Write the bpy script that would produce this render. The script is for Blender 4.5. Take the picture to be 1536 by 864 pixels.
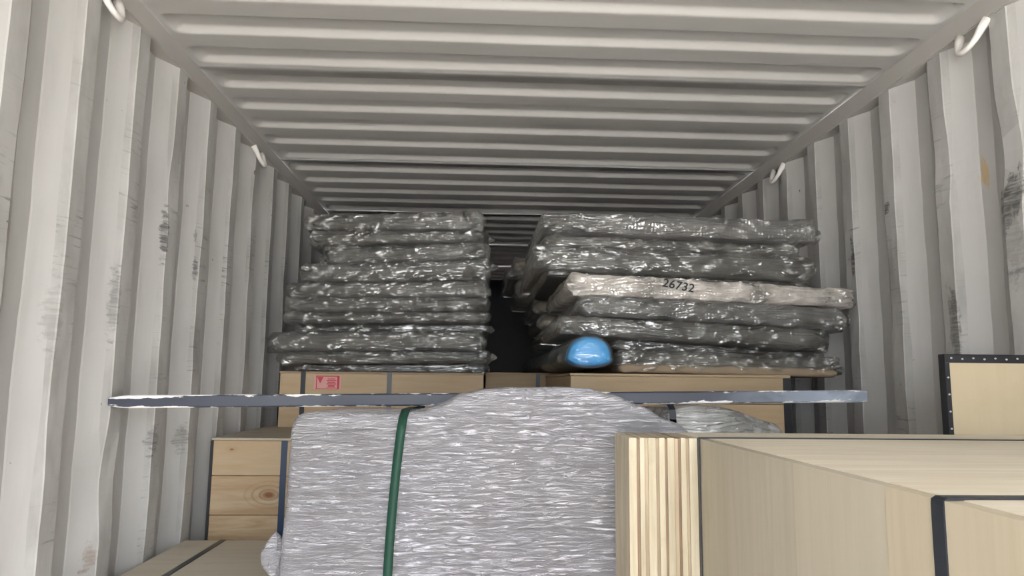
import bpy, bmesh, math, random
from mathutils import Vector, Matrix, noise

for o in list(bpy.data.objects):
    bpy.data.objects.remove(o, do_unlink=True)
S = bpy.context.scene
COL = S.collection

# ------------------------------------------------------------------ camera
cam_d = bpy.data.cameras.new('camera')
cam_d.sensor_width = 36.0
cam_d.lens = 25.41
cam_d.clip_start = 0.02
cam = bpy.data.objects.new('camera', cam_d)
COL.objects.link(cam)
PITCH, YAW, ROLL = .1305, .0455, .0108
def cam_axes(p, y, r):
    cp, sp, cy, sy, cr, sr = math.cos(p), math.sin(p), math.cos(y), math.sin(y), math.cos(r), math.sin(r)
    f = Vector((sy*cp, cy*cp, sp)); ri = Vector((cy, -sy, 0)); u = ri.cross(f)
    return cr*ri + sr*u, -sr*ri + cr*u, f
a_, b_, c_ = cam_axes(PITCH, YAW, ROLL)
cam.matrix_world = Matrix(((a_.x, b_.x, -c_.x, -.1954), (a_.y, b_.y, -c_.y, 0.0),
                           (a_.z, b_.z, -c_.z, 1.325), (0, 0, 0, 1)))
S.camera = cam

# ------------------------------------------------------------------ sky, sun, exposure
W = bpy.data.worlds.new('overcast_sky'); S.world = W
W.use_nodes = True
wn = W.node_tree; wn.nodes.clear()
wo = wn.nodes.new('ShaderNodeOutputWorld'); bg = wn.nodes.new('ShaderNodeBackground')
bg.inputs[0].default_value = (.92, .96, 1.0, 1)
# plain overcast sky: brighter overhead than at the horizon, the same all round
wt = wn.nodes.new('ShaderNodeTexCoord'); wx = wn.nodes.new('ShaderNodeSeparateXYZ')
wm = wn.nodes.new('ShaderNodeMapRange')
wm.inputs[1].default_value = 0; wm.inputs[2].default_value = 1; wm.inputs[3].default_value = .7; wm.inputs[4].default_value = 1.7
wn.links.new(wt.outputs['Generated'], wx.inputs[0]); wn.links.new(wx.outputs[2], wm.inputs[0])
wn.links.new(wm.outputs[0], bg.inputs[1])
wn.links.new(bg.outputs[0], wo.inputs[0])
sun_d = bpy.data.lights.new('bounce_sun', 'SUN'); sun_d.energy = 1.8; sun_d.angle = math.radians(8)  # added to light the ground outside, so it bounces up to the ceiling
sun_d.color = (1.0, .93, .82)
sun = bpy.data.objects.new('bounce_sun', sun_d); COL.objects.link(sun)
sun.rotation_euler = Vector((.75, -.35, -1.0)).to_track_quat('-Z', 'Y').to_euler()
S.view_settings.view_transform = 'Standard'
S.view_settings.look = 'None'
S.view_settings.gamma = 1.0
S.view_settings.use_curve_mapping = False
S.view_settings.exposure = 3.70
S.cycles.max_bounces = 14
S.cycles.diffuse_bounces = 8
S.cycles.transparent_max_bounces = 24

# ------------------------------------------------------------------ helpers
def tag(o, label=None, cat=None, group=None, kind=None):
    if label: o['label'] = label
    if cat: o['category'] = cat
    if group: o['group'] = group
    if kind: o['kind'] = kind
    return o
def empty(name, loc, label=None, cat=None, group=None, kind=None):
    o = bpy.data.objects.new(name, None); COL.objects.link(o)
    o.location = loc; o.empty_display_size = .05
    return tag(o, label, cat, group, kind)
def link(name, me, parent=None, loc=(0, 0, 0)):
    o = bpy.data.objects.new(name, me); COL.objects.link(o)
    o.location = loc
    if parent: o.parent = parent
    return o
def mesh(name, vs, fs, mat, parent=None, loc=(0, 0, 0), smooth=False, outward=True):
    me = bpy.data.meshes.new(name); me.from_pydata([tuple(v) for v in vs], [], fs)
    if outward:
        bm = bmesh.new(); bm.from_mesh(me); bmesh.ops.recalc_face_normals(bm, faces=bm.faces); bm.to_mesh(me); bm.free()
    if mat: me.materials.append(mat)
    if smooth:
        me.polygons.foreach_set('use_smooth', [True]*len(me.polygons))
    me.update()
    return link(name, me, parent, loc)
def box(name, x0, x1, y0, y1, z0, z1, mat, parent=None, bev=.0015, seg=1):
    """world-space box; its own origin sits at its middle"""
    c = Vector(((x0+x1)/2, (y0+y1)/2, (z0+z1)/2))
    bm = bmesh.new(); bmesh.ops.create_cube(bm, size=1)
    bmesh.ops.scale(bm, vec=(x1-x0, y1-y0, z1-z0), verts=bm.verts)
    if bev: bmesh.ops.bevel(bm, geom=bm.edges[:], offset=bev, segments=seg, affect='EDGES')
    me = bpy.data.meshes.new(name); bm.to_mesh(me); bm.free()
    me.materials.append(mat)
    p = parent.location if parent else Vector((0, 0, 0))
    return link(name, me, parent, c - p)
def loft(rings, cap=True, closed=True):
    """list of rings (equal lengths) -> verts, faces"""
    vs = [p for r in rings for p in r]; n = len(rings[0]); fs = []
    for i in range(len(rings)-1):
        for j in range(n if closed else n-1):
            k = (j+1) % n
            fs.append((i*n+j, i*n+k, (i+1)*n+k, (i+1)*n+j))
    if cap:
        for i, flip in ((0, False), (len(rings)-1, True)):
            c = sum((Vector(p) for p in rings[i]), Vector())/n
            vs.append(tuple(c)); ci = len(vs)-1
            for j in range(n):
                k = (j+1) % n
                fs.append((ci, i*n+k, i*n+j) if not flip else (ci, i*n+j, i*n+k))
    return vs, fs
def fbm(x, y, z, o=3):
    v, a = 0, 1
    for i in range(o):
        v += a*noise.noise((x, y, z)); x, y, z, a = x*2.03+7.1, y*2.03+3.3, z*2.03+1.7, a*.5
    return v

# ------------------------------------------------------------------ node helpers
class NT:
    def __init__(s, name):
        s.m = bpy.data.materials.new(name); s.m.use_nodes = True
        s.t = s.m.node_tree; s.t.nodes.clear()
        s.out = s.t.nodes.new('ShaderNodeOutputMaterial')
        s.tc = s.t.nodes.new('ShaderNodeTexCoord')
    def n(s, typ, **kw):
        nd = s.t.nodes.new(typ)
        for k, v in kw.items(): setattr(nd, k, v)
        return nd
    def l(s, a, b): s.t.links.new(a, b)
    def put(s, sock, v):
        if hasattr(v, 'is_output'): s.l(v, sock)
        else: sock.default_value = v
    def math(s, op, a, b=None, clamp=False):
        nd = s.n('ShaderNodeMath', operation=op, use_clamp=clamp); s.put(nd.inputs[0], a)
        if b is not None: s.put(nd.inputs[1], b)
        return nd.outputs[0]
    def vmath(s, op, a, b=None):
        nd = s.n('ShaderNodeVectorMath', operation=op); s.put(nd.inputs[0], a)
        if b is not None: s.put(nd.inputs[1], b)
        return nd.outputs['Value'] if op in ('LENGTH', 'DISTANCE') else nd.outputs[0]
    def mapped(s, vec, scale=(1, 1, 1), loc=(0, 0, 0), rot=(0, 0, 0)):
        nd = s.n('ShaderNodeMapping'); s.l(vec, nd.inputs[0])
        nd.inputs['Location'].default_value = loc; nd.inputs['Scale'].default_value = scale
        nd.inputs['Rotation'].default_value = rot
        return nd.outputs[0]
    def noise(s, vec, scale, detail=4, rough=.55, dist=0):
        nd = s.n('ShaderNodeTexNoise'); s.l(vec, nd.inputs['Vector'])
        nd.inputs['Scale'].default_value = scale; nd.inputs['Detail'].default_value = detail
        nd.inputs['Roughness'].default_value = rough; nd.inputs['Distortion'].default_value = dist
        return nd.outputs[0]
    def ramp(s, f, stops):
        nd = s.n('ShaderNodeValToRGB'); s.put(nd.inputs[0], f); e = nd.color_ramp.elements
        for i, (p, c) in enumerate(stops):
            c = (c, c, c, 1) if isinstance(c, (int, float)) else tuple(c)+(1,)
            el = e[i] if i < 2 else e.new(p)
            el.position = p; el.color = c
        return nd.outputs[0]
    def mix(s, f, a, b, blend='MIX'):
        nd = s.n('ShaderNodeMix', data_type='RGBA', blend_type=blend)
        s.put(nd.inputs[0], f)
        for k, v in ((6, a), (7, b)):
            s.put(nd.inputs[k], v if hasattr(v, 'is_output') else (tuple(v)+(1,))[:4])
        return nd.outputs[2]
    def bump(s, h, strength, dist, prev=None):
        nd = s.n('ShaderNodeBump'); s.l(h, nd.inputs['Height'])
        nd.inputs['Strength'].default_value = strength; nd.inputs['Distance'].default_value = dist
        if prev: s.l(prev, nd.inputs['Normal'])
        return nd.outputs[0]
    def bsdf(s, color, rough=.5, normal=None, spec=.5, metal=0, coat=0, **kw):
        nd = s.n('ShaderNodeBsdfPrincipled')
        s.put(nd.inputs['Base Color'], color if hasattr(color, 'is_output') else tuple(color)+(1,))
        s.put(nd.inputs['Roughness'], rough); nd.inputs['Metallic'].default_value = metal
        nd.inputs['Specular IOR Level'].default_value = spec; nd.inputs['Coat Weight'].default_value = coat
        if normal: s.l(normal, nd.inputs['Normal'])
        s.l(nd.outputs[0], s.out.inputs[0])
        return nd
    def sep(s, v):
        nd = s.n('ShaderNodeSeparateXYZ'); s.l(v, nd.inputs[0]); return nd.outputs

def plain(name, color, rough=.5, var=.12, scale=8, bump=.0, spec=.5, metal=0):
    t = NT(name); o = t.tc.outputs['Object']
    f = t.noise(o, scale, 5)
    c = t.mix(f, tuple(x*(1-var) for x in color), tuple(min(1, x*(1+var)) for x in color))
    nm = t.bump(t.noise(o, scale*12, 4), bump, .002) if bump else None
    t.bsdf(c, rough, nm, spec, metal)
    return t.m

def painted_steel(name, spots, inner):
    """pale grey container paint: grime on the faces that cargo rubs, scuffs with their own shape"""
    t = NT(name); o = t.tc.outputs['Object']; x, y, z = t.sep(o)
    base = t.mix(t.noise(o, 2.2, 4), (.465, .455, .442), (.55, .542, .53))
    base = t.mix(t.math('MULTIPLY', t.ramp(t.noise(t.mapped(o, (1, 5, .7)), 5, 5, .6), [(.5, 0), (.72, 1)]), .22), base, (.37, .355, .335))
    if inner:
        near = t.math('LESS_THAN', t.math('ABSOLUTE', x), 1.186)
        scr = t.ramp(t.noise(t.mapped(o, (1, 5, 60)), 1.6, 6, .65), [(.56, 0), (.66, 1)])
        where = t.ramp(t.noise(o, 3.1, 3), [(.46, 0), (.62, 1)])
        f = t.math('MULTIPLY', t.math('MULTIPLY', scr, where), t.math('MULTIPLY', near, t.math('MULTIPLY', t.math('SUBTRACT', 2.3, z), 2.2, True)))
        base = t.mix(t.math('MULTIPLY', f, .7), base, (.08, .077, .072))
        grime = t.ramp(t.noise(t.mapped(o, (1, 3, 1.5)), 2.7, 6, .6), [(.42, 0), (.68, 1)])
        base = t.mix(t.math('MULTIPLY', t.math('MULTIPLY', grime, near), .55), base, (.27, .265, .245))
        chips = t.ramp(t.noise(o, 26, 3), [(.715, 0), (.735, 1)])
        chips = t.math('MULTIPLY', chips, t.ramp(t.noise(o, 2.0, 2), [(.52, 0), (.6, 1)]))
        base = t.mix(chips, base, (.12, .07, .045))
    else:
        scr = t.ramp(t.noise(t.mapped(o, (6, 16, 1)), 2.0, 7, .7), [(.62, 0), (.72, 1)])
        where = t.ramp(t.noise(o, 1.6, 2), [(.52, 0), (.66, 1)])
        base = t.mix(t.math('MULTIPLY', t.math('MULTIPLY', scr, where), .6), base, (.12, .11, .10))
    for (yy, zz, ry, rz, slant, st, col, grain) in spots:
        p = t.vmath('SUBTRACT', o, (0, yy, zz))
        p = t.mapped(p, (0, 1, 1), rot=(slant, 0, 0))
        p = t.vmath('MULTIPLY', p, (0, 1/ry, 1/rz))
        d = t.math('ADD', t.vmath('LENGTH', p), t.math('MULTIPLY', t.math('SUBTRACT', t.noise(t.mapped(o, (1, 1, grain)), 26, 6, .75), .5), 3.6))
        sf = t.math('MULTIPLY', t.ramp(d, [(.62, 1), (1.0, 0)]), st)
        if grain >= .4:
            sf = t.math('MULTIPLY', sf, t.ramp(t.noise(t.mapped(o, (1, 7, 60), rot=(slant*.3, 0, 0)), 1.8, 5, .65), [(.36, .25), (.58, 1)]))
        base = t.mix(sf, base, col)
    nm = t.bump(t.noise(t.mapped(o, (1, 1, .4)), 3.5, 4), .25, .01)
    t.bsdf(base, t.ramp(t.noise(o, 4, 3), [(.3, .42), (.7, .6)]), nm, .45)
    return t.m

def wood(name, light, dark, axis='X', fine=70, contrast=.6, knots=(), stain=.0, rough=.62, streak=1.0):
    """grain along one axis of the board's own space; each board gets its own offset"""
    t = NT(name); o = t.tc.outputs['Object']
    info = t.n('ShaderNodeObjectInfo')
    cmb = t.n('ShaderNodeCombineXYZ')
    for i in range(3): t.l(t.math('MULTIPLY', info.outputs['Random'], (13., 7., 19.)[i]), cmb.inputs[i])
    k = {'X': (1, 14, 14), 'Y': (14, 1, 14), 'Z': (14, 14, 1)}[axis]
    base_o = o
    halo = None
    for (kx, ky, kz, r) in knots:
        d = t.vmath('LENGTH', t.vmath('MULTIPLY', t.vmath('SUBTRACT', o, (kx, ky, kz)),
                    {'X': (.55, 0, 1), 'Y': (0, .55, 1), 'Z': (1, 1, .55)}[axis]))
        g = t.math('DIVIDE', d, r)
        h = t.ramp(g, [(.0, 1), (1.0, 0)])
        halo = (h, g) if halo is None else (t.math('MAXIMUM', halo[0], h), t.math('MINIMUM', halo[1], g))
    v = t.vmath('ADD', t.mapped(o, k), cmb.outputs[0])
    g1 = t.noise(v, 2.2, 6, .6, .6*streak)
    g2 = t.noise(t.mapped(t.vmath('ADD', o, cmb.outputs[0]), tuple(1.2 if q == 1 else fine/6 for q in k)), 6, 4, .6)
    f = t.math('ADD', t.math('MULTIPLY', g1, .75), t.math('MULTIPLY', g2, .35))
    c = t.mix(t.ramp(f, [(.38, 1*contrast), (.66, 0)]), light, dark)
    tone = t.ramp(t.noise(t.vmath('ADD', o, cmb.outputs[0]), 1.3, 2), [(.3, .90), (.7, 1.06)])
    c = t.mix(1.0, c, tone, 'MULTIPLY')
    if stain:
        s_ = t.ramp(t.noise(t.vmath('ADD', o, cmb.outputs[0]), 7, 6, .65), [(.55, 0), (.72, 1)])
        c = t.mix(t.math('MULTIPLY', s_, stain), c, tuple(q*.35 for q in dark))
    if halo:
        rings = t.math('SINE', t.math('MULTIPLY', halo[1], 26.0))
        rr = t.math('MULTIPLY', t.ramp(rings, [(.2, 0), (.9, .7)]), halo[0])
        c = t.mix(rr, c, tuple(q*.45 for q in dark))
        c = t.mix(t.ramp(halo[1], [(.12, .85), (.3, 0)]), c, (dark[0]*.55, dark[1]*.33, dark[2]*.25))
    nm = t.bump(f, .25, .0015)
    t.bsdf(c, rough, nm, .3)
    return t.m

def film(name, haze=.22, tint=(.80, .80, .76), scale=1.0, bubble=False, shine=1.45, gain=.115, low=.25):
    """thin clear wrapping film: see-through, milky where layered, glossy on its creases"""
    t = NT(name); o = t.tc.outputs['Object']
    info = t.n('ShaderNodeObjectInfo')
    off = t.n('ShaderNodeCombineXYZ')
    for i in range(3): t.l(t.math('MULTIPLY', info.outputs['Random'], (31., 17., 23.)[i]), off.inputs[i])
    v = t.vmath('ADD', o, off.outputs[0])
    w1 = t.noise(t.mapped(v, (1.8*scale, 9, 12*scale), rot=(0, .30, 0)), 2.0, 3, .55, 1.6)
    w2 = t.noise(t.mapped(v, (3.2*scale, 16, 18*scale), rot=(0, -.35, 0)), 2.2, 3, .5, 1.0)
    ridge = t.math('ABSOLUTE', t.math('SUBTRACT', w1, .5))
    ridge2 = t.math('ABSOLUTE', t.math('SUBTRACT', w2, .5))
    cr1 = t.math('POWER', t.math('SUBTRACT', 1.0, t.math('MULTIPLY', ridge, 2.0)), 9.0); cr2 = t.math('POWER', t.math('SUBTRACT', 1.0, t.math('MULTIPLY', ridge2, 2.0)), 8.0)
    h = t.math('ADD', t.math('MULTIPLY', cr1, 1.0), t.math('MULTIPLY', cr2, .45))
    w4 = t.noise(t.mapped(v, (1.5*scale, 8, 15*scale), rot=(0, .12, 0)), 2.0, 2, .5, .9)
    w5 = t.noise(t.mapped(v, (6*scale, 20, 30*scale), rot=(0, .22, 0)), 2.0, 2, .5, 1.2)
    c5 = t.math('ABSOLUTE', t.math('SUBTRACT', w5, .5))
    patch = t.ramp(t.noise(t.mapped(v, (3, 3, 7)), 2.2, 3), [(.50, .10), (.64, 1)])
    nm = t.bump(w4, 1.0, .0020)
    nm = t.bump(h, 1.0, .0026, nm)
    nm = t.bump(t.math('MULTIPLY', c5, patch), 1.0, .0019, nm)
    if bubble:
        vo = t.n('ShaderNodeTexVoronoi'); t.l(o, vo.inputs['Vector']); vo.inputs['Scale'].default_value = 85
        vo.inputs['Randomness'].default_value = .25
        nm = t.bump(t.ramp(vo.outputs['Distance'], [(.1, 1), (.55, 0)]), .9, .0010, nm)
    tr = t.n('ShaderNodeBsdfTransparent'); tr.inputs[0].default_value = (.93, .93, .90, 1)
    df = t.n('ShaderNodeBsdfDiffuse'); df.inputs[0].default_value = tint+(1,); t.l(nm, df.inputs['Normal'])
    gl = t.n('ShaderNodeBsdfGlossy'); gl.inputs['Roughness'].default_value = .065; t.l(nm, gl.inputs['Normal'])
    fr = t.n('ShaderNodeFresnel'); fr.inputs[0].default_value = shine
    hz = t.ramp(t.math('ADD', t.noise(v, 9, 4, .6), t.math('MULTIPLY', ridge, -.5)), [(.30, haze*1.6), (.62, haze*low)])
    lw = t.n('ShaderNodeLayerWeight'); lw.inputs[0].default_value = .5
    hz = t.math('ADD', hz, t.math('MULTIPLY', t.math('POWER', lw.outputs['Facing'], 3.5), .45*min(1, haze*14)), True)
    m1 = t.n('ShaderNodeMixShader'); t.l(hz, m1.inputs[0]); t.l(tr.outputs[0], m1.inputs[1]); t.l(df.outputs[0], m1.inputs[2])
    m2 = t.n('ShaderNodeMixShader'); t.l(t.math('ADD', t.math('MULTIPLY', fr.outputs[0], .8), gain, True), m2.inputs[0])
    t.l(m1.outputs[0], m2.inputs[1]); t.l(gl.outputs[0], m2.inputs[2])
    t.l(m2.outputs[0], t.out.inputs[0])
    return t.m

def stretch_film(name):
    """many layers of stretch wrap: milky lilac-white, fine drawn-out horizontal wrinkles"""
    t = NT(name); o = t.tc.outputs['Object']
    n0 = t.noise(o, 3, 3)
    vv = t.vmath('ADD', o, t.vmath('MULTIPLY', t.n('ShaderNodeTexNoise').outputs[1], (0, 0, 0)))
    w1 = t.noise(t.mapped(o, (7.5, 7.5, 62), rot=(0, .05, 0)), 2.2, 5, .62, 1.0)
    w2 = t.noise(t.mapped(o, (15, 15, 170), rot=(0, -.10, 0)), 2.0, 4, .65, .6)
    w3 = t.noise(t.mapped(o, (6.0, 6.0, 34), rot=(0, .62, 0)), 2.2, 5, .6, 1.0)
    w4 = t.noise(t.mapped(o, (3.0, 3.0, 15), rot=(0, .04, 0)), 2.0, 3, .5, .6)
    def crease(w, p):
        return t.math('POWER', t.math('SUBTRACT', 1.0, t.math('MULTIPLY', t.math('ABSOLUTE', t.math('SUBTRACT', w, .5)), 2.0), True), p)
    left = t.ramp(t.sep(o)[0], [(.0, 0), (.0, 0)])
    c1, c3 = crease(w1, 8.0), crease(w3, 8.0)
    side = t.math('MULTIPLY', t.math('SUBTRACT', -.14, t.sep(o)[0]), 6.0, True)
    h = t.math('ADD', t.math('ADD', c1, t.math('MULTIPLY', w2, .8)), t.math('MULTIPLY', t.math('MULTIPLY', c3, side), .9))
    nm = t.bump(w4, 1.0, .012)
    nm = t.bump(h, 1.0, .0075, nm)
    c = t.mix(t.ramp(w1, [(.35, 0), (.65, 1)]), (.555, .545, .625), (.735, .725, .81))
    c = t.mix(t.ramp(n0, [(.4, 0), (.7, .5)]), c, (.62, .605, .61))
    c = t.mix(t.math('MULTIPLY', c1, .45), c, (.80, .80, .84))
    pb = t.bsdf(c, .22, nm, .6, 0, .8)
    t.l(nm, pb.inputs['Coat Normal']); pb.inputs['Coat Roughness'].default_value = .08
    return t.m

M = {}
WALL_SPOTS_R = [(1.78, 1.80, .045, .10, -.5, .9, (.05, .05, .05), .5), (1.77, 1.72, .05, .12, 0, .4, (.16, .15, .14), .8),
                (2.02, 1.52, .022, .11, .1, .75, (.07, .07, .065), .4), (2.335, 1.92, .022, .035, -.7, .95, (.03, .03, .03), 1),
                (2.56, 1.80, .014, .085, .05, .8, (.05, .05, .05), .4), (1.905, 1.925, .022, .055, .1, .85, (.52, .37, .19), .3),
                (2.10, 1.33, .035, .045, -.8, .8, (.05, .05, .05), 1), (1.74, 1.62, .06, .012, 0, .6, (.1, .1, .1), 1)]
WALL_SPOTS_L = [(2.265, 1.775, .018, .085, 0, .8, (.05, .05, .05), 3), (1.72, 1.47, .03, .10, 0, .4, (.2, .2, .19), 2),
                (1.99, 1.53, .02, .10, 0, .5, (.10, .10, .10), 2), (2.53, 1.70, .012, .05, 0, .7, (.04, .04, .04), 2),
                (2.28, 1.14, .03, .05, 0, .6, (.08, .08, .08), 3), (2.52, 1.13, .03, .05, 0, .6, (.08, .08, .08), 3),
                (1.98, .86, .02, .05, 0, .5, (.22, .12, .07), 1), (2.52, 1.82, .010, .03, 0, .8, (.04, .04, .04), 1)]
M['wall_l'] = painted_steel('wall_paint_left', WALL_SPOTS_L, True)
M['wall_r'] = painted_steel('wall_paint_right', WALL_SPOTS_R, True)
M['roof'] = painted_steel('roof_paint', [], False)
M['rail'] = plain('rail_paint', (.47, .45, .43), .5, .10, 5, .1)
M['ring'] = plain('ring_paint', (.78, .75, .72), .4, .08, 30, .1)
M['dirt'] = plain('floor_wood', (.16, .10, .06), .7, .3, 4, .2)
M['ground'] = plain('yard_concrete', (.46, .435, .40), .85, .15, 1.2, .2)
M['crate'] = wood('pale_plywood', (.44, .40, .315), (.35, .305, .22), 'Z', 80, .5, stain=.14)
M['crate_b'] = wood('pale_plywood_light', (.49, .445, .35), (.41, .36, .265), 'Z', 80, .4, stain=.06)
M['crate_c'] = wood('pale_plywood_warm', (.48, .42, .315), (.38, .32, .22), 'Z', 80, .45, stain=.10)
M['lid'] = wood('pale_lid_board', (.78, .715, .59), (.62, .53, .40), 'X', 60, .8)
M['pine'] = wood('pine_board', (.50, .385, .255), (.44, .28, .14), 'X', 60, .55)
M['pine_knot'] = wood('knotty_pine_board', (.50, .385, .255), (.36, .22, .11), 'X', 60, .8, knots=[(.035, 0, .002, .060)], streak=1.6)
M['pine_knot2'] = wood('pine_board_small_knot', (.50, .385, .255), (.44, .28, .14), 'X', 60, .55, knots=[(-.105, 0, .03, .017)])
M['pine_flame'] = wood('flame_grained_board', (.51, .39, .25), (.33, .20, .105), 'X', 40, .8, knots=[(-.09, 0, -.035, .045)], streak=2.5)
M['old'] = wood('dusty_grey_board', (.46, .41, .33), (.37, .32, .25), 'X', 50, .5, stain=.28)
M['old_lid'] = wood('dusty_lid_board', (.60, .545, .45), (.50, .44, .35), 'X', 50, .5, stain=.22)
M['panel'] = wood('yellowish_ply_sheet', (.52, .435, .30), (.45, .36, .23), 'Z', 50, .35, stain=.08)
M['lumber'] = wood('crate_frame_board', (.40, .30, .19), (.30, .21, .12), 'X', 50, .6)
PLY = [wood('ply_layer_%s' % w, l, d, 'Z', 90, .8, stain=.25) for w, l, d in
       (('cream', (.52, .465, .355), (.34, .28, .18)), ('tan', (.40, .325, .225), (.23, .165, .105)), ('brown', (.26, .18, .115), (.13, .085, .055)))]
M['strap'] = plain('dark_strap', (.012, .016, .024), .35, .2, 20)
M['blue_strap'] = plain('blue_strap', (.012, .035, .085), .35, .2, 20)
M['green_strap'] = plain('green_strap', (.010, .044, .029), .55, .25, 30, .1, .25)
M['edge'] = plain('black_steel_edge', (.018, .019, .024), .45, .2, 20)
M['nail'] = plain('nail_head', (.62, .62, .62), .35, .1, 20, 0, .5, .6)
M['core'] = plain('dark_foam', (.034, .033, .031), .75, .35, 14, .3)
M['core_grey'] = plain('grey_board', (.075, .071, .063), .7, .3, 10, .3)
M['kraft'] = plain('kraft_card', (.25, .19, .13), .8, .12, 9, .1)
M['film'] = film('clear_film', .09, (.80, .78, .73))
M['film_thin'] = film('tight_clear_film', .04, gain=.06)
M['film_b'] = film('clear_film_loose', .12, (.80, .78, .72), 1.3)
M['bubble'] = film('bubble_film', .13, (.78, .76, .74), 1.0, True)
M['bubble_pink'] = film('bubble_film_dense', .60, (.64, .59, .54), .8, True, low=.55)
M['wrap'] = stretch_film('stretch_wrap')
M['wrap_grey'] = film('grey_wrap', .55, (.50, .50, .49), 1.2)
M['ink'] = plain('black_marker_ink', (.012, .012, .014), .6, .1)
M['red'] = plain('red_print', (.52, .045, .07), .6, .1)
M['pink'] = plain('pink_label', (.66, .33, .31), .6, .1)
M['blue'] = plain('blue_end_sheet', (.06, .42, .95), .4, .15, 18, .2)
M['teal'] = plain('dark_teal_roll', (.05, .14, .19), .5, .3, 12, .2)

def bar_paint():
    t = NT('chipped_bar_paint'); o = t.tc.outputs['Object']; x, y, z = t.sep(o)
    edge = t.ramp(t.math('ABSOLUTE', z), [(.003, 0), (.0165, .24)])
    end = t.ramp(x, [(-.0, 0), (.0, 0)])
    lf = t.math('MULTIPLY', t.math('SUBTRACT', -.70, x), 2.6, True)     # more chips towards the left end
    n_ = t.noise(t.mapped(o, (1.2, 4, 5)), 9, 6, .6)
    f = t.math('ADD', n_, t.math('ADD', edge, t.math('MULTIPLY', lf, t.math('MULTIPLY', edge, 1.0))))
    chip = t.ramp(f, [(.735, 0), (.76, 1)])
    right_end = t.math('MULTIPLY', t.math('SUBTRACT', x, .55), 2.6, True)     # paler and bluer towards the right end
    base = t.mix(t.noise(o, 5, 4), (.030, .034, .052), (.050, .056, .080))
    wf = t.math('MULTIPLY', t.ramp(right_end, [(0, 0), (1, .85)]), t.ramp(t.noise(t.mapped(o, (.6, 1, 1)), 7, 4), [(.36, 0), (.54, 1)]))
    base = t.mix(wf, base, (.34, .39, .47))
    c = t.mix(chip, base, (.78, .77, .76))
    t.bsdf(c, .45, t.bump(f, .3, .002), .5)
    return t.m
M['bar'] = bar_paint()

# ------------------------------------------------------------------ setting: the container
Y0, Y1 = -1.3, 10.7
RAILX, H = 1.168, 2.39
PIT = .2725
def corrugated(side, name, mat):
    ys = []
    k = -15
    while True:
        yb = 1.728 + PIT*k                       # inner face ends, slope runs outwards towards the door
        if yb > Y1: break
        # going towards +Y: outer face, slope, inner face, slope back
        seq = [(-.140, 1), (-.108, 1), (-.079, 1), (-.075, .93), (-.039, .495), (-.003, .06), (0, 0), (.033, 0), (.062, 0), (.066, .06), (.099, .5), (.129, .95)]
        ys += [(yb+dy, d) for dy, d in seq]
        k += 1
    ys = [q for q in ys if Y0-.02 <= q[0] <= Y1]
    zs = [0, .2, .4, .6] + [.7+.04*i for i in range(41)]
    zs[-1] = 2.345
    vs, fs = [], []
    n = len(zs)
    for (y, d) in ys:
        for z in zs:
            damp = min(1, max(0, (2.25-z)/.3))
            dx = fbm(y*5, z*3.5, side*3)*.006*damp*.7
            dent = max(0, noise.noise((y*3.1+side*9, z*2.3, 4.2)) - .35)*.04*damp*(1-d)
            dy = noise.noise((y*4, z*5, side*7+2))*.0022*damp + noise.noise((y*9, z*17, side*5))*.0016*damp
            vs.append((side*(1.174+.043*d+dx+dent), y+dy, z))
    for i in range(len(ys)-1):
        for j in range(n-1):
            q = (i*n+j, (i+1)*n+j, (i+1)*n+j+1, i*n+j+1)
            fs.append(q if side < 0 else q[::-1])
    o = mesh(name, vs, fs, mat, outward=False)
    return tag(o, kind='structure')
wl = corrugated(-1, 'wall_left', M['wall_l'])
wr = corrugated(1, 'wall_right', M['wall_r'])
tag(box('floor', -1.22, 1.22, Y0, Y1, -.03, 0, M['dirt'], bev=0), kind='structure')
tag(box('wall_back', -1.22, 1.22, Y1-.01, Y1+.03, 0, 2.42, M['rail'], bev=0), kind='structure')
tag(box('ground', -40, 40, -60, 60, -1.40, -1.20, M['ground'], bev=0), kind='structure')

# roof: die-stamped panels of five grooves each
ceil = empty('ceiling', (0, 0, 0), kind='structure')
GP, PW = .2087, 1.0435
def groove(y):
    """0 on the land, 1 in the groove"""
    u = y % GP
    a, b = .0, .0
    for (p0, p1, v0, v1) in ((0, .012, 0, 1), (.012, .100, 1, 1), (.100, .124, 1, 0), (.124, GP, 0, 0)):
        if p0 <= u <= p1:
            q = (u-p0)/max(1e-6, p1-p0); q = q*q*(3-2*q); return v0+(v1-v0)*q
    return 0
ux = [0, .005, .010, .016, .023, .032, .044, .060, .085, .13, .2, .3, .42, .55, .7, .85, 1.0]
xs = [-RAILX-.01+u for u in ux[:-1]] + [-.168, 0, .168] + [RAILX+.01-u for u in reversed(ux[:-1])]
du = [0, .0015, .004, .006, .008, .0105, .012, .0135, .018, .027, .034, .042, .055, .068, .080, .09, .097, .102, .107, .112, .117, .121, .125, .135, .15, .165, .18, .195, .2065]
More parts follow.
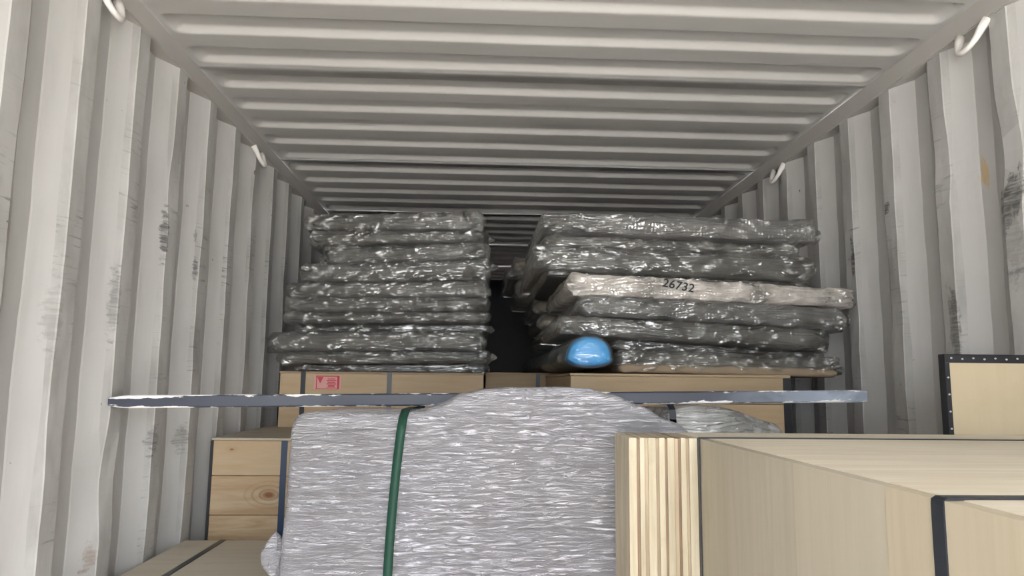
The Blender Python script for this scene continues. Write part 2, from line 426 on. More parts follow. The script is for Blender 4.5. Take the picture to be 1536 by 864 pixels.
for p in range(-4, 10):
    ya = 2.046 - GP*.0 - PW + GP*3 + PW*p - .04*0
    ya = 2.046 + GP*2 + PW*(p-1) - .050      # groove lips fall on 2.046 + k * pitch
    yy = [ya-.018, ya+.010, ya+.014] + [ya + .050 + GP*k + d for k in range(5) for d in du if ya+.050+GP*k+d < ya+PW-.001] + [ya+PW]
    if yy[0] > Y1 or yy[-1] < Y0: continue
    vs, fs = [], []
    for y in yy:
        for x in xs:
            e = RAILX - .012 - abs(x)
            g = groove(y-(ya+.050)) if y-(ya+.050) >= 0 else 0
            w = min(1, max(0, (e-.0)/.045)); w = 1-(1-w)**2
            # rounded groove end: the far end pulls in
            u = ((y-ya-.050) % GP)
            mid = abs(u-.062)/.062
            e2 = e - .020*min(1, mid)**2.2
            w = min(1, max(0, e2/.026)); w = w*w*(3-2*w)
            lap = .0026 if (y-ya < .012) else 0
            vs.append((x, y, H + .0205*g*w - lap + .0014*fbm(x*1.7, (ya+PW if y > ya+PW-.02 else y)*2.1 if lap == 0 else ya*2.1, 5, 2)))
    n = len(xs)
    for i in range(len(yy)-1):
        for j in range(n-1):
            fs.append((i*n+j+1, i*n+j, (i+1)*n+j, (i+1)*n+j+1))
    mesh('roof_panel', vs, fs, M['roof'], ceil, smooth=True, outward=False)
def rail(side, name):
    x0, x1 = sorted((side*RAILX, side*1.235))
    o = box(name, x0, x1, Y0, Y1, 2.322, 2.3885, M['rail'], bev=.003, seg=2)
    return tag(o, kind='structure')
rl, rr_ = rail(-1, 'trim_1'), rail(1, 'trim_2')
tag(box('trim_3', -1.235, 1.235, Y0-.12, Y0, 2.33, 2.45, M['rail'], bev=.003), kind='structure')

def lashing_ring(side, y, rl_):
    """bent bar welded at both ends under the rail"""
    pts = []
    for i in range(17):
        a = math.pi*i/16
        pts.append(Vector((side*(1.166 - .026*math.sin(a)), y + .046*math.cos(a), 2.316 - .064*math.sin(a)**.75)))
    pts[0] += Vector((side*.008, .010, .006)); pts[-1] += Vector((side*.008, -.010, .006))
    rings = []
    for i, p in enumerate(pts):
        d = (pts[min(i+1, 16)]-pts[max(i-1, 0)]).normalized()
        s = d.cross(Vector((side, 0, .3))).normalized(); u = d.cross(s)
        r = .0082 + .006*(abs(i-8)/8)**4
        rings.append([tuple(p + s*r*math.cos(q*math.pi/4) + u*r*math.sin(q*math.pi/4)) for q in range(8)])
    vs, fs = loft(rings)
    p = rl_.location
    return mesh('lashing_ring', [tuple(Vector(v)-p) for v in vs], fs, M['ring'], rl_, smooth=True)
for y in (1.81, 3.10): lashing_ring(-1, y, rl)
for y in (1.85, 3.165): lashing_ring(1, y, rr_)

# ------------------------------------------------------------------ near plywood case, right
NZ = 1.22
nc = empty('wooden_crate', (.70, 1.02, 0),
           'large pale plywood crate in the right foreground with two dark straps over its lid', 'crate')
XL, XR, YN, YF = .245, 1.150, .36, 1.600
for (ya, yb, d, m_) in ((1.0120, 1.449, .0014, 'crate'), (.7826, 1.0117, .0007, 'crate_b'), (.36, .7823, 0, 'crate_c')):
    box('side_panel', XL+d, XL+.018, ya, yb, .10, NZ-.001, M[m_], nc, .0005)
box('end_panel', XL+.019, XR, YN-.018, YN, .10, NZ-.014, M['crate'], nc)
box('back_panel', XL+.001, XR, YF-.018, YF, .10, NZ-.0145, M['crate'], nc)
box('wall_side_panel', XR-.018, XR, YN, YF-.019, .10, NZ-.0145, M['crate'], nc)
box('lid', XL+.0185, XR, YN-.018, 1.446, NZ-.0135, NZ, M['lid'], nc, .001)
box('lid', XL+.001, XR, 1.450, YF, NZ-.0135, NZ+.0005, M['lid'], nc, .001)
for x in (.30, .70, 1.05): box('skid', x, x+.09, YN, YF, 0, .10, M['lumber'], nc)
def strap_over(y, w, par, mat, name='strap'):
    """band over the lid and down the left face"""
    prof = [(XL-.0016, .10), (XL-.0016, NZ-.006), (XL-.0010, NZ-.001), (XL+.004, NZ+.0018), (XL+.03, NZ+.0018), (.7, NZ+.0018), (XR, NZ+.0018)]
    vs, fs = [], []
    for t in (0, 1):
        for (x, z) in prof:
            ox, oz = (.0022, 0) if z < NZ-.0005 else (0, -.0022)
            for yy in (y-w/2, y+w/2):
                vs.append((x+ox*t, yy, z+oz*t))
    n = len(prof)*2
    for i in range(len(prof)-1):
        a = i*2
        fs += [(a, a+1, a+3, a+2), (n+a+1, n+a, n+a+2, n+a+3), (a, a+2, n+a+2, n+a), (a+3, a+1, n+a+1, n+a+3)]
    p = par.location
    return mesh(name, [tuple(Vector(v)-p) for v in vs], fs, mat, par)
strap_over(1.446, .017, nc, M['strap'])
strap_over(.690, .019, nc, M['strap'])

# laminated plywood post at the far left corner
post = empty('plywood_post', (.175, 1.53, 0),
             'laminated plywood post with layered edges at the far left corner of the large crate', 'post')
random.seed(5)
ws = [.016, .006, .010, .007, .016, .006, .012, .005, .014, .008, .005, .011, .006, .017]
tot = sum(ws); xx = .106; sc_ = (.2435-.106)/tot
pat = [0, 2, 0, 1, 0, 1, 0, 2, 0, 1, 2, 0, 1, 0]
for w_, k in zip(ws, pat):
    w_ *= sc_
    y_ = 1.449 + (0, .0012, .0022)[k] + random.uniform(0, .0006)
    box('ply_layer', xx, xx+w_-.0003, y_, 1.598, 0, NZ-(0, .001, .0016)[k]-random.uniform(0, .0008), PLY[k], post, .0004)
    xx += w_

# ------------------------------------------------------------------ steel-edged crate against the right wall
bc = empty('steel_edged_crate', (1.04, 1.70, 0),
           'thin pale ply crate with black nailed steel edging standing by the right wall', 'crate')
BX0, BX1, BY0, BY1, BZ = .915, 1.160, 1.680, 1.703, 1.404
box('front_panel', BX0+.004, BX1, BY0+.002, BY0+.014, .0, BZ-.002, M['panel'], bc, .001)
box('side_panel', BX0+.002, BX0+.014, BY0+.015, BY1, .0, BZ-.002, M['panel'], bc, .001)
box('lid', BX0+.0145, BX1, BY0+.0145, BY1, BZ-.014, BZ-.002, M['panel'], bc, .001)
box('back_panel', BX0+.0145, BX1, BY1-.012, BY1, 0, BZ-.0145, M['panel'], bc, .001)
box('top_edge_strip', BX0, BX1, BY0-.0005, BY0+.0018, BZ-.020, BZ, M['edge'], bc, .0004)
box('top_edge_strip', BX0, BX1, BY0-.0005, BY0+.022, BZ-.0018, BZ+.0004, M['edge'], bc, .0004)
box('side_edge_strip', BX0, BX0+.011, BY0-.0008, BY0+.0016, .0, BZ-.0205, M['edge'], bc, .0004)
box('side_edge_strip', BX0-.0006, BX0+.0018, BY0-.0008, BY1+.0005, .0, BZ-.0005, M['edge'], bc, .0004)
nb = bmesh.new(); bmesh.ops.create_icosphere(nb, subdivisions=1, radius=.0032); bmesh.ops.scale(nb, vec=(1, .5, .8), verts=nb.verts)
nme = bpy.data.meshes.new('nail_head'); nb.to_mesh(nme); nb.free(); nme.materials.append(M['nail'])
for (x, z) in [(BX0+.016+.0272*i, BZ-.010+(.001, -.001)[i % 2]) for i in range(9)] + [(BX0+.0055, BZ-.055-.040*i) for i in range(4)]:
    link('nail_head', nme, bc, Vector((x, BY0-.001, z)) - bc.location)

# ------------------------------------------------------------------ low crate in the bottom left corner
lc = empty('low_crate', (-.90, 2.1, 0), 'low dusty grey crate in the bottom left corner, dark strap along its lid', 'crate')
box('lid', -1.150, -.665, 1.55, 2.515,   .782, .800, M['old_lid'], lc, .002)
box('front_panel', -1.148, -.667, 1.552, 1.57, 0, .781, M['old'], lc)
box('back_panel', -1.148, -.667, 2.492, 2.51, 0, .781, M['old'], lc)
box('side_panel', -1.148, -1.130, 1.571, 2.491, 0, .781, M['old'], lc)
box('side_panel', -.685, -.667, 1.571, 2.491, 0, .781, M['old'], lc)
box('strap', -1.034, -1.016, 1.549, 2.516, .8002, .8022, M['strap'], lc, 0)

# ------------------------------------------------------------------ pine crate with the blue strap
pc = empty('pine_crate', (-.96, 3.4, 0), 'upright pine board crate with a knot and a blue strap beside the left wall', 'crate')
PX0, PX1, PY = -1.146, -.800, 2.70
for (z0, z1, m_) in ((.985, 1.108, 'pine_knot2'), (.848, .9835, 'pine_knot'), (.70, .8465, 'pine_flame'), (.50, .6985, 'pine'), (.0, .4985, 'pine')):
    box('plank', PX0+.004, PX1, PY, PY+.02, z0, z1, M[m_], pc, .0015)
box('lid', PX0-.002, PX1+.004, PY-.004, 4.35, 1.109, 1.118, M['old'], pc, .0015)
box('side_panel', PX0+.004, PX0+.02, PY+.021, 4.34, 0, 1.108, M['old'], pc)
box('side_panel', PX1-.016, PX1, PY+.021, 4.34, 0, 1.108, M['old'], pc)
box('edge_strip', PX0-.006, PX0+.004, PY-.002, PY+.03, 0, 1.108, M['edge'], pc, .0005)
box('strap', -.900, -.878, PY-.0024, PY-.0002, 0, 1.1085, M['blue_strap'], pc, 0)

# ------------------------------------------------------------------ crates carrying the wrapped packs
def flat_on_front(name, cx, y, cz, w, h, mat, par, d=.0006):
    return box(name, cx-w/2, cx+w/2, y-d, y, cz-h/2, cz+h/2, mat, par, 0)
ca = empty('strapped_crate', (-.62, 3.8, 1.118), 'long pine crate with a red printed label under the left stack of packs', 'crate')
AX0, AX1, AY, AZ0, AZ = -1.078, -.170, 3.30, 1.119, 1.366
box('plank', AX0, AX1, AY, AY+.02, 1.252, AZ-.008, M['pine'], ca, .0015)
box('plank', AX0, AX1, AY+.001, AY+.02, AZ0, 1.2505, M['pine'], ca, .0015)
box('lid', AX0-.004, AX1+.002, AY-.003, 4.25, AZ-.0075, AZ, M['lumber'], ca, .001)
box('side_panel', AX0, AX0+.02, AY+.021, 4.24, AZ0, AZ-.008, M['pine'], ca)
box('side_panel', AX1-.02, AX1, AY+.021, 4.24, AZ0, AZ-.008, M['pine'], ca)
for x in (-.975, -.592): box('strap', x-.0105, x+.0105, AY-.0055, AY-.0033, AZ0, AZ, M['strap'], ca, 0)
lab = flat_on_front('label', -.868, AY, 1.318, .120, .062, M['pink'], ca)
for (x, z, w, h) in [(-.916, 1.318, .004, .058), (-.820, 1.318, .010, .058), (-.868, 1.346, .104, .004), (-.868, 1.290, .104, .003)] + \
        [(-.850, 1.334-.0075*i, .034 + .008*(i % 2), .0042) for i in range(4)] + [(-.850, 1.303, .030, .006), (-.852, 1.2965, .040, .003)]:
    b = flat_on_front('printed_bar', x, AY-.0006, z, w, h, M['red'], ca, .0004)
    b.location -= lab.location; b.parent = lab
for i in range(5):                                                     # small downward wedge on the label
    b = flat_on_front('printed_wedge', -.900, AY-.0006, 1.340-.0055*i, .026-.0052*i, .0052, M['red'], ca, .0004)
    b.location -= lab.location; b.parent = lab

cb = empty('strapped_crate', (.4, 3.95, 0), 'brown shaded crate in the middle, set back between the two stacks', 'crate')
box('plank', -.158, 1.08, 3.50, 3.52, 1.236, 1.366, M['lumber'], cb, .0015)
box('plank', -.158, 1.08, 3.501, 3.52, 0, 1.2345, M['lumber'], cb, .0015)
box('lid', -.160, 1.082, 3.497, 4.40, 1.3665, 1.374, M['lumber'], cb, .001)
box('side_panel', -.158, -.138, 3.521, 4.39, 0, 1.366, M['lumber'], cb)
box('side_panel', 1.06, 1.08, 3.521, 4.39, 0, 1.366, M['lumber'], cb)
box('strap', .083, .103, 3.4945, 3.4968, 0, 1.374, M['strap'], cb, 0)

cc = empty('strapped_crate', (.5, 2.9, 0), 'pine crate with a dark steel corner under the right stack of packs', 'crate')
CX0, CX1, CY, CZ = .118, .872, 2.450, 1.360
box('plank', CX0, CX1, CY, CY+.02, 1.262, CZ-.009, M['lumber'], cc, .0015)
box('plank', CX0, CX1, CY+.001, CY+.02, 1.10, 1.2605, M['pine_knot2'], cc, .0015)
box('plank', CX0, CX1, CY, CY+.02, 0, 1.0985, M['pine'], cc, .0015)
box('lid', CX0-.003, CX1+.002, CY-.003, 3.36, CZ-.0085, CZ, M['lumber'], cc, .001)
box('side_panel', CX0, CX0+.02, CY+.021, 3.35, 0, CZ-.009, M['lumber'], cc)
box('side_panel', CX1-.02, CX1, CY+.021, 3.35, 0, CZ-.009, M['lumber'], cc)
box('corner_strip', CX1-.024, CX1+.003, CY-.0025, CY-.0002, 0, CZ-.009, M['edge'], cc, .0005)

# ------------------------------------------------------------------ film-wrapped packs
def section(a, hd, r):
    """rounded rectangle in (depth, height), front side dense; starts at the back bottom"""
    pts = [(hd, -a*.9), (hd*.5, -a), (0, -a), (-hd*.5, -a), (-hd*.85, -a)]
    r = min(r, a*.98)
    for i in range(9):
        q = math.pi/2*i/8; pts.append((-hd+r-r*math.sin(q), -a+r-r*math.cos(q)))
    for i in range(1, 6): pts.append((-hd, -a+r+(2*a-2*r)*i/6))
    for i in range(9):
        q = math.pi/2*i/8; pts.append((-hd+r-r*math.cos(q), a-r+r*math.sin(q)))
    pts += [(-hd*.85, a), (-hd*.5, a), (0, a), (hd*.5, a), (hd, a*.9)]
    return pts
def swept(L, h0, h1, depth, r, amp, seed, nx=96, shrink=.0, end=.02):
    rings = []
    for i in range(nx+1):
        u = i/nx
        u = .5-.5*math.cos(math.pi*u)*(1-.35*math.sin(math.pi*u)**2) if False else u
        x = -L/2 + L*u
        e = min(x+L/2, L/2-x)
        k = 1 - .55*max(0, 1-e/end)**2                      # gathered at both ends
        h = (h0+(h1-h0)*u)/2 - shrink
        pts = section(h*k, depth/2 - shrink - (1-k)*.02, r)
        ring = []
        for (y, z) in pts:
            n1 = fbm(x*5+seed, y*4, z*13+seed*.7, 2)
            n2 = 1-abs(noise.noise((x*11+z*14+seed*3, z*20, seed)))*2
            n3 = 1-abs(noise.noise((x*9-z*22-seed*2, z*12+5, seed+9)))*2
            ee = 1+1.8*max(0, 1-e/.12)
            n2 = max(0, n2)**3; n3 = max(0, n3)**3
            d = amp*(n1*.45 + 1.3*n2 + 1.3*n3 - .3)*ee
            f = 1 if y < 0 else .3
            sc = d*f
            zz = z + (sc if z > 0 else -sc)*min(1, abs(z)/max(h, .001))*.7
            yy = y - (sc*1.3 if y < -depth/2+r else 0)
            xx = x + (noise.noise((y*14, z*30, seed+i*.0))*.012 + .006*noise.noise((y*40, z*70, seed)))*max(0, 1-e/.05)
            ring.append((xx, yy, zz))
        rings.append(ring)
    return loft(rings)
def tail(par, x, y, z, ln, th, sgn, seed, mat):
    """gathered ear of spare film beyond the pack's end"""
    rings = []
    for i in range(13):
        u = i/12
        r = th*(.95-.25*u+.25*math.sin(u*7+seed))*(1 if u < .85 else (1-u)/.15*.9+.1)
        ring = []
        for q in range(14):
            a = 2*math.pi*q/14
            rr = r*(1+.28*noise.noise((math.cos(a)*2+seed, math.sin(a)*2, u*5)))
            ring.append((x+sgn*(u*ln), y+rr*1.6*math.cos(a), z+rr*math.sin(a)-.006*u))
        rings.append(ring)
    vs, fs = loft(rings)
    if sgn < 0: fs = [f[::-1] for f in fs]
    return mesh('film_tail', vs, fs, mat, par, smooth=True)
def pack(label, x0, b0, t0, x1, b1, t1, Y, depth=.80, seed=1., style='clear', group=None, tails=(), yaw=0):
    cx, cz = (x0+x1)/2, (b0+t0+b1+t1)/4
    L = x1-x0
    ang = math.atan2((b1+t1-b0-t0)/2, L)
    h0, h1 = t0-b0-.002, t1-b1-.002
    root = empty('wrapped_pack', (cx, Y+depth/2, cz), label, 'wrapped pack', group)
    root.rotation_euler = (0, -ang, yaw)
    fm, cm = {'clear': ('film', 'core'), 'loose': ('film_b', 'core'), 'grey': ('film', 'core_grey'), 'bubble': ('bubble', 'core'),
              'pink': ('bubble_pink', 'core_grey'), 'card': ('film_b', 'kraft'), 'dark': ('film', 'core')}[style]
    hm = min(h0, h1)
    vs, fs = swept(L-.045, h0, h1, depth, min(.030, hm*.40), .0010, seed+50, 40, .014, .008)
    core = mesh('panel_core', vs, fs, M[cm], root, smooth=True)
    amp = .0036 if style != 'dark' else .002
    vs, fs = swept(L, h0, h1, depth, min(.013 + .009*((seed*1.37) % 1), hm*.35), amp, seed, 200)
    mesh('film_wrap', vs, fs, M[fm], root, smooth=True)
    for (sgn, y, z, ln, th) in tails:
        tail(root, sgn*(L/2-.012), -depth/2+y, z, ln, th, sgn, seed, M['film'])
    return root, core
GL = 'film-wrapped packs of the left stack'
GR = 'film-wrapped packs of the right stack'
LD = .80
left = [
 ('grey film-wrapped pack topmost on the left stack', -.991,1.997,2.072, -.173,2.017,2.105, 3.25, 'loose', ((1, .1, .012, .02, .022),)),
 ('film-wrapped pack second from the top of the left stack, with bright creases', -.973,1.932,1.997, -.157,1.968,2.016, 3.25, 'grey', ((1, .10, .004, .045, .016),)),
 ('film-wrapped pack third from the top of the left stack, its left end set inwards', -.920,1.842,1.931, -.150,1.885,1.967, 3.27, 'loose', ((-1, .05, -.02, .03, .02),)),
 ('dark blue-grey film-wrapped pack fourth from the top of the left stack', -1.001,1.765,1.841, -.145,1.786,1.884, 3.25, 'clear', ((1, .10, .03, .055, .018), (-1, .02, .0, .02, .02))),
 ('film-wrapped pack fifth from the top of the left stack, thin and even', -1.056,1.693,1.761, -.147,1.708,1.784, 3.25, 'grey', ((1, .1, 0, .02, .02),)),
 ('film-wrapped pack sixth from the top of the left stack, below the thin even one', -1.065,1.627,1.692, -.146,1.644,1.707, 3.24, 'loose', ((-1, .05, -.01, .02, .018),)),
 ('film-wrapped pack in the left stack directly above the dark recessed pack', -1.070,1.578,1.626, -.145,1.593,1.643, 3.24, 'grey', ()),
 ('dark pack set back in the middle of the left stack', -1.039,1.538,1.577, -.143,1.556,1.592, 3.33, 'dark', ((1, .05, 0, .035, .016),)),
 ('thick grey film-wrapped pack in the left stack whose left end touches the wall', -1.129,1.453,1.537, -.165,1.466,1.555, 3.24, 'grey', ((1, .04, 0, .02, .022),)),
 ('lowest grey film-wrapped pack of the left stack, with a ragged right end', -1.076,1.397,1.452, -.137,1.411,1.465, 3.25, 'loose', ((1, .05, .005, .04, .016), (-1, .02, 0, .03, .018))),
 ('thin dark pack lying on the red-labelled crate under the left stack', -1.029,1.367,1.396, -.141,1.368,1.410, 3.33, 'dark', ()),
]
for i, (lb, x0, b0, t0, x1, b1, t1, Y, st, tl) in enumerate(left):
    pack(lb, x0, b0, t0, x1, b1, t1, Y, LD, 1.7+i*3.1, st, GL, tl)
right = [
 ('bubble-wrapped grey pack topmost on the right stack', .015,1.858,1.932, 1.007,1.832,1.917, 2.50, 'bubble', ((1, .02, -.01, .035, .026), (-1, .03, 0, .012, .028)), 'R1'),
 ('crumpled thin pack second from the top of the right stack, mostly hidden', .031,1.808,1.857, .969,1.792,1.831, 2.54, 'loose', (), 'R2'),
 ('long shiny film-wrapped pack third from the top of the right stack', -.012,1.725,1.807, .996,1.697,1.791, 2.50, 'clear', ((1, .03, 0, .025, .03),), 'R3'),
 ('thin dark pack wedged above the bubble-wrapped pack with writing', .032,1.714,1.724, 1.005,1.670,1.696, 2.55, 'dark', (), 'R3b'),
 ('pale pink bubble-wrapped pack with a number written in black marker', .110,1.637,1.713, 1.139,1.603,1.668, 2.50, 'pink', ((1, .03, -.006, .025, .022),), 'R4'),
 ('dark film-wrapped pack directly below the pack with the written number', .152,1.564,1.635, 1.104,1.524,1.602, 2.50, 'bubble', ((1, .02, 0, .03, .022),), 'R5'),
 ('glossy black film-wrapped pack above the blue roll', .075,1.498,1.563, 1.045,1.445,1.523, 2.50, 'clear', ((-1, .02, 0, .015, .024),), 'R6'),
 ('dark pack set back just right of the blue roll', .285,1.449,1.484, 1.067,1.428,1.443, 2.58, 'dark', (), 'R7'),
 ('lowest film-wrapped pack of the right stack, on a brown card base', .285,1.369,1.447, 1.067,1.368,1.426, 2.49, 'grey', ((1, .02, -.01, .03, .02),), 'R8'),
]
RP = {}
for i, (lb, x0, b0, t0, x1, b1, t1, Y, st, tl, key) in enumerate(right):
    RP[key] = pack(lb, x0, b0, t0, x1, b1, t1, Y, .82, 60.3+i*4.7, st, GR, tl)
# number written on the pink bubble-wrapped pack
fc = bpy.data.curves.new('marker_number', 'FONT'); fc.body = '26732'; fc.size = .044; fc.align_x = 'CENTER'; fc.align_y = 'CENTER'
fc.offset = .0006; fc.space_character = 1.05; fc.shear = .15
fo = bpy.data.objects.new('tmp', fc); COL.objects.link(fo)
bpy.context.view_layer.update()
fme = bpy.data.meshes.new_from_object(fo.evaluated_get(bpy.context.evaluated_depsgraph_get()))
bpy.data.objects.remove(fo, do_unlink=True)
fme.name = 'marker_number'; fme.materials.clear(); fme.materials.append(M['ink'])
r4 = RP['R4'][0]
tx = link('marker_number', fme, r4, (-.122, -.82/2-.009, .010)); tx.rotation_euler = (math.radians(80), math.radians(8), 0)
# brown card base under the lowest right pack
b8 = RP['R8'][0]
vs, fs = swept(.77, .030, .030, .82, .012, .001, 7.7, 60)
o = mesh('card_base', vs, fs, M['kraft'], b8, (0, -.004, -.027), smooth=True)

# second row on the right: card-sided packs whose ends show in the gap
rows = [
 ('grey card pack behind the right stack, lowest one seen in the gap', .105, 1.50, 1.575, .10),
 ('card pack behind the right stack, seen in the gap above the lowest one', .085, 1.578, 1.655, .10),
 ('brown card pack jutting from the back row into the gap between the stacks', .060, 1.658, 1.725, .10),
 ('grey card pack of the back row, end on in the gap below the topmost one', -.020, 1.728, 1.815, .10),
 ('dark film-ended pack of the back row jutting furthest into the gap', -.075, 1.818, 1.858, .12),
 ('topmost grey card pack of the back row showing in the gap', -.040, 1.861, 1.925, .08),
]
for i, (lb, x0, z0, z1, sl) in enumerate(rows):
    pack(lb, x0, z0, z1, .95, z0, z1, 3.40+.02*(i % 3), .78, 120.+i*5, 'card' if i != 4 else 'clear', 'card packs of the back row')
pack('lowest long card pack of the back row, resting on the middle crate', .27, 1.376, 1.496, .95, 1.376, 1.496, 3.42, .78, 160., 'card', 'card packs of the back row')

# ------------------------------------------------------------------ blue-ended roll lying in the gap
br = empty('wrapped_roll', (.178, 3.3, 1.361), 'long roll with a bright blue film-wrapped end lying between the two stacks', 'roll')
def dshape(w, h, n=40, k=1.0):
    pts = []
    for i in range(n):
        a = 2*math.pi*i/n
        x, z = math.cos(a), math.sin(a)
        z = z*h if z > 0 else -abs(z)**.75*h*.55
        x = x*w*(1+.06*(z < 0))
        pts.append((x, z))
    return pts
def roll(name, w, h, y0, y1, mat, par, dome, seed, amp=.0, ny=40, cz=.052):
    rings = []
    for i in range(ny+1):
        u = i/ny
        y = y0 + (y1-y0)*u
        k = 1.0
        if i < 7 and dome:
            a = (7-i)/7
            k = math.sqrt(max(.02, 1-a*a)); y = y0 + dome*(1-math.sin(a*math.pi/2))
        ring = []
        for (x, z) in dshape(w*k, h*k):
            d = 1 + amp*fbm(x*30+seed, y*8, z*30, 3)
            ring.append((x*d, y-3.3, cz+z*d*(1 if z > 0 else 1)))
        rings.append(ring)
    vs, fs = loft(rings)
    return mesh(name, vs, fs, mat, par, smooth=True)
roll('roll_body', .074, .066, 2.445, 4.75, M['teal'], br, 0, 3., .02, cz=.054)
roll('blue_end_cover', .0755, .069, 2.405, 2.47, M['blue'], br, .035, 8., .04, 16, cz=.054)
roll('film_wrap', .080, .074, 2.392, 4.78, M['film_thin'], br, .04, 5., .06, 120, cz=.056)

# ------------------------------------------------------------------ big stretch-wrapped load
bn = empty('wrapped_load', (-.15, 1.93, 0), 'large milky stretch-wrapped load with a green strap in the middle foreground', 'load')
BXA, BXB, BYA, BYB = -.606, .292, 1.615, 2.16
def dome(x):
    pts = [(-.70, 1.252), (-.42, 1.253), (-.33, 1.258), (-.285, 1.272), (-.235, 1.297), (-.18, 1.309), (-.12, 1.314), (0, 1.315), (.06, 1.312), (.12, 1.298), (.18, 1.276), (.24, 1.243), (.30, 1.225), (.40, 1.215)]
    for (xa, za), (xb, zb) in zip(pts, pts[1:]):
        if xa <= x <= xb:
            t = (x-xa)/(xb-xa); t = t*t*(3-2*t)*.5+t*.5
            return za+(zb-za)*t
    return pts[-1][1]
def load_point(x, s):
    """s 0..1 up the front, 1..2 over the top to the back, 2..3 down the back"""
    ex = min(x-BXA, BXB-x)
    rx = .030; inset = 0
    if ex < rx: inset = rx-math.sqrt(max(0, rx*rx-(rx-ex)**2))
    r = .045
    top_f = dome(x); top_b = 1.250
    lean = .006
    if s <= 1:
        q = s; z = top_f*q
        y = BYA + inset
        zz = top_f - r
        if z > zz:
            t = (z-zz)/r
            y += r*(1-math.sqrt(max(0, 1-t*t)))
        y += lean*(z/1.25)
        return Vector((x, y, z - inset*.6*q**8))
    if s <= 2:
        t = s-1
        y = BYA + r + inset + lean + (BYB-BYA-r-inset*2)*t
        k = max(0, min(1, (1.935-y)/.09)); k = k*k*(3-2*k)
        z = top_b + (top_f-top_b)*k
        if t > .92: z -= .05*((t-.92)/.08)**2
        return Vector((x, y, z - inset*.6))
    t = s-2
    return Vector((x, BYB-inset, (top_b-.05)*(1-t)))
def load_disp(p, s):
    n1 = fbm(p.x*5, p.z*7, p.y*5, 3)*.005
    n2 = (1-2*abs(noise.noise((p.x*4, p.z*34+p.x*3, 3.1))))*.0022
    n3 = (1-2*abs(noise.noise((p.x*7+p.z*9, p.z*16-p.x*13, 8.4))))*.0022*max(0, min(1, (-.28-p.x)/.1))
    return n1+n2+n3
nx = 150
ss = [0, .3, .5, .62] + [.66+.34*i/76 for i in range(77)] + [1+i/44 for i in range(1, 45)] + [2.3, 2.7, 3]
rings = []
for i in range(nx+1):
    u = i/nx; x = BXA+(BXB-BXA)*u
    if i < 8: x = BXA + .030*(i/8)**2
    if i > nx-8: x = BXB - .030*((nx-i)/8)**2
    ring = []
    for s in ss:
        p = load_point(x, s); d = load_disp(p, s)
        if s <= 1: p.y -= d
        elif s <= 2: p.z += d*.45
        if p.x < -.4 and s < 1:
            p.x -= .012*max(0, (1.15-p.z)/.3)*max(0, (-.4-p.x)/.2)
        ring.append(tuple(p - bn.location))
    rings.append(ring)
vs, fs = loft(rings, True, False)
mesh('stretch_wrap', vs, fs, M['wrap'], bn, smooth=True)
def load_strap(xf, w, name, mat, off=.0028):
    prof = []
    for s in [.3+.7*i/60 for i in range(61)] + [1+i/44 for i in range(1, 45)]:
        t = max(0, min(1, (s-.66)/.34))
        x = xf + .024*t*t - .004
        a = load_point(x-w/2, s); b = load_point(x+w/2, s)
        if s <= 1: o_ = Vector((0, -.0055-off, 0))
        else: o_ = Vector((0, 0, .004+off))
        if .985 < s <= 1.02: o_ = Vector((0, -.005, .005))
        prof.append((a+o_, b+o_))
    vs, fs = [], []
    th = Vector((0, .0012, -.0012))
    for a, b in prof: vs += [tuple(a-bn.location), tuple(b-bn.location), tuple(a+th-bn.location), tuple(b+th-bn.location)]
    for i in range(len(prof)-1):
        k = 4*i
        fs += [(k, k+1, k+5, k+4), (k+3, k+2, k+6, k+7), (k+2, k, k+4, k+6), (k+1, k+3, k+7, k+5)]
    return mesh(name, vs, fs, mat, bn, smooth=True)
load_strap(-.377, .0195, 'strap', M['green_strap'])
# loose knot of film at the lower left edge
rings = []
for i in range(15):
    u = i/14; r = .030*math.sin(math.pi*min(1, max(.03, u)))**.7
    ring = []
    for q in range(20):
        a = 2*math.pi*q/20
        rr = r*(1+.5*noise.noise((math.cos(a)*2.2, math.sin(a)*2.2, u*4)))
        ring.append((-.632-bn.location.x+rr*.75*math.cos(a)-.004*math.sin(u*3), 1.668-bn.location.y+rr*math.sin(a), .895+.10*u))
    rings.append(ring)
vs, fs = loft(rings)
mesh('film_knot', vs, fs, M['wrap'], bn, smooth=True)

# ------------------------------------------------------------------ grey wrapped bundle under the right part of the bar
gb = empty('grey_bundle', (.44, 2.28, 0), 'low grey film-covered bundle with a dark strap, behind the large crate and under the bar', 'bundle')
def gtop(x):
    pts = [(.28, 1.250), (.34, 1.262), (.40, 1.270), (.46, 1.270), (.52, 1.254), (.58, 1.232), (.62, 1.222), (.66, 1.205)]
    for (xa, za), (xb, zb) in zip(pts, pts[1:]):
        if xa <= x <= xb: return za+(zb-za)*(x-xa)/(xb-xa)
    return pts[-1][1]
rings = []
GXA, GXB = .300, .640
for i in range(61):
    x = GXA+(GXB-GXA)*i/60
    e = min(x-GXA, GXB-x); ins = .02*max(0, 1-e/.02)**2
    ring = []
    zt = gtop(x)-ins
    for (y, z) in [(1.94, 0), (1.94, .8), (1.94, 1.05), (1.94, 1.12), (1.94, 1.16), (1.941, 1.19), (1.945, zt-.022), (1.952, zt-.010), (1.965, zt-.003)] + \
                  [(1.98+.05*k, zt - (.012 if k > 6 else 0)) for k in range(9)] + [(2.40, zt-.03), (2.41, 1.0), (2.41, 0)]:
        d = .007*fbm(x*9, y*8, z*9+4, 3)*(1 if y > 1.99 or z < 1.2 else .3)
        ring.append((x-gb.location.x, y-gb.location.y-(d if y < 1.95 else 0)+ins*(1 if y < 2.1 else -1), z+(d if y > 1.99 and z > 1.1 else 0)))
    rings.append(ring)
vs, fs = loft(rings, True, False)
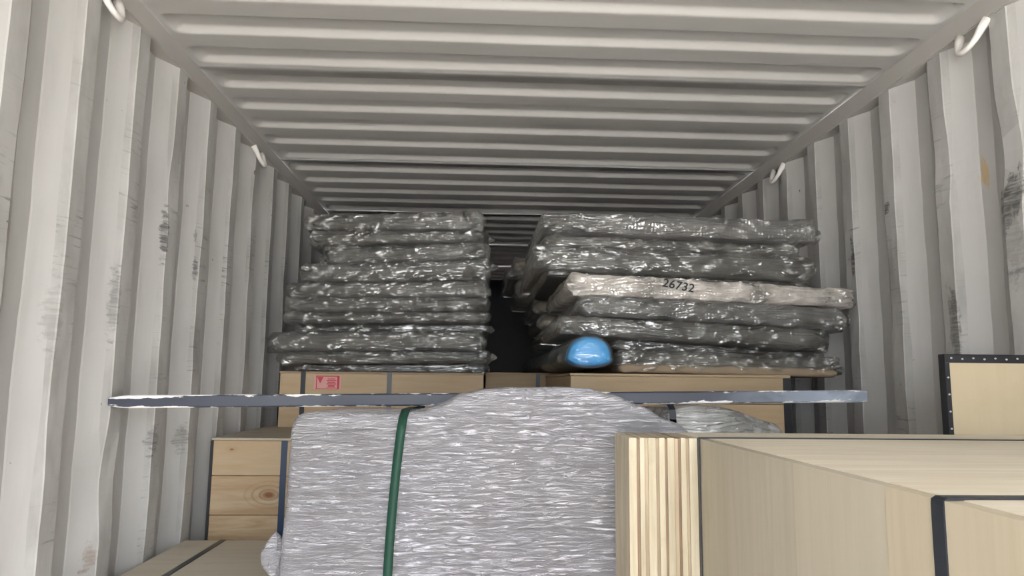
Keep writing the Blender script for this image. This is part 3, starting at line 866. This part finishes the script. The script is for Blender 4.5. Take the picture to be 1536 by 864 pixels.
mesh('load_core', [(v[0]*.96, v[1]*.96, v[2]*.985) for v in vs], fs, M['core_grey'], gb, smooth=True)
mesh('film_wrap', vs, fs, M['wrap_grey'], gb, smooth=True)
prof = [(1.932, .7), (1.932, 1.235), (1.938, 1.258), (1.958, 1.272), (2.0, 1.274), (2.2, 1.276), (2.40, 1.262)]
vs, fs = [], []
for (y, z) in prof:
    sh = .03*(y-1.93)
    for dx, dz in ((-.009, 0), (.009, 0), (.009, -.0018), (-.009, -.0018)):
        vs.append((.326+dx-sh-gb.location.x, y-gb.location.y, z+dz))
for i in range(len(prof)-1):
    for j in range(4):
        k = (j+1) % 4; fs.append((i*4+j, i*4+k, i*4+4+k, i*4+4+j))
mesh('strap', vs, fs, M['strap'], gb)

# ------------------------------------------------------------------ dark steel bar across the load
bl = Vector((-1.165, 1.985, 1.2640)); brt = Vector((.879, 1.985, 1.2990))
L = (brt-bl).length
rings = []
hw = .0165
for i in range(81):
    u = i/80; x = -L/2+L*u
    k = 1.0
    if x+L/2 < .05: k = .62+.38*math.sqrt(max(0, (x+L/2)/.05))
    if L/2-x < .008: k = .9
    c = .0035
    ring = []
    for (y, z) in ((-hw+c, -hw), (hw-c, -hw), (hw, -hw+c), (hw, hw-c), (hw-c, hw), (-hw+c, hw), (-hw, hw-c), (-hw, -hw+c)):
        ring.append((x, y, z*k*(1+.02*noise.noise((x*20, y*50, z*50)))))
    rings.append(ring)
vs, fs = loft(rings)
bar = mesh('steel_bar', vs, fs, M['bar'], None, (bl+brt)/2)
bar.rotation_euler = (0, -math.atan2(brt.z-bl.z, brt.x-bl.x), 0)
tag(bar, 'dark blue-grey steel bar with chipped white paint lying across the container on the wrapped load', 'bar')

# ------------------------------------------------------------------ dark block added deep inside, keeps light out of the gap
dl = empty('gap_blocker', (0, 5.9, 0), 'dark block added far inside to black out the gap between the stacks', 'load')
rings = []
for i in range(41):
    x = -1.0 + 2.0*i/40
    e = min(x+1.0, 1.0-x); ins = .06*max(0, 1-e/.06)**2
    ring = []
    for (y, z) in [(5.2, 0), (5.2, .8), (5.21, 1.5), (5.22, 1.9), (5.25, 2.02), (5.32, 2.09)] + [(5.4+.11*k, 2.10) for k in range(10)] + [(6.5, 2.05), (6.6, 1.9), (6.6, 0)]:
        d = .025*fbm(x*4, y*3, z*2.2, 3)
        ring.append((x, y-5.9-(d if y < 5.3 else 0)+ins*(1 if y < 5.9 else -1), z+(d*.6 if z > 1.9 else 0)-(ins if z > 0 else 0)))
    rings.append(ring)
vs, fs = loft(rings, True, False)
mesh('blocker_shell', vs, fs, plain('gap_blocker_black', (.016, .018, .024), .55, .2, 6, .2), dl, smooth=True)  # near-black colour stands in for the deep shade in the gap
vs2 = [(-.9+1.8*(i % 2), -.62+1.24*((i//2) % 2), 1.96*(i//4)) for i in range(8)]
mesh('cargo', vs2, [(0, 2, 3, 1), (4, 5, 7, 6), (0, 1, 5, 4), (2, 6, 7, 3), (0, 4, 6, 2), (1, 3, 7, 5)], M['kraft'], dl)  # solid filling of the added block
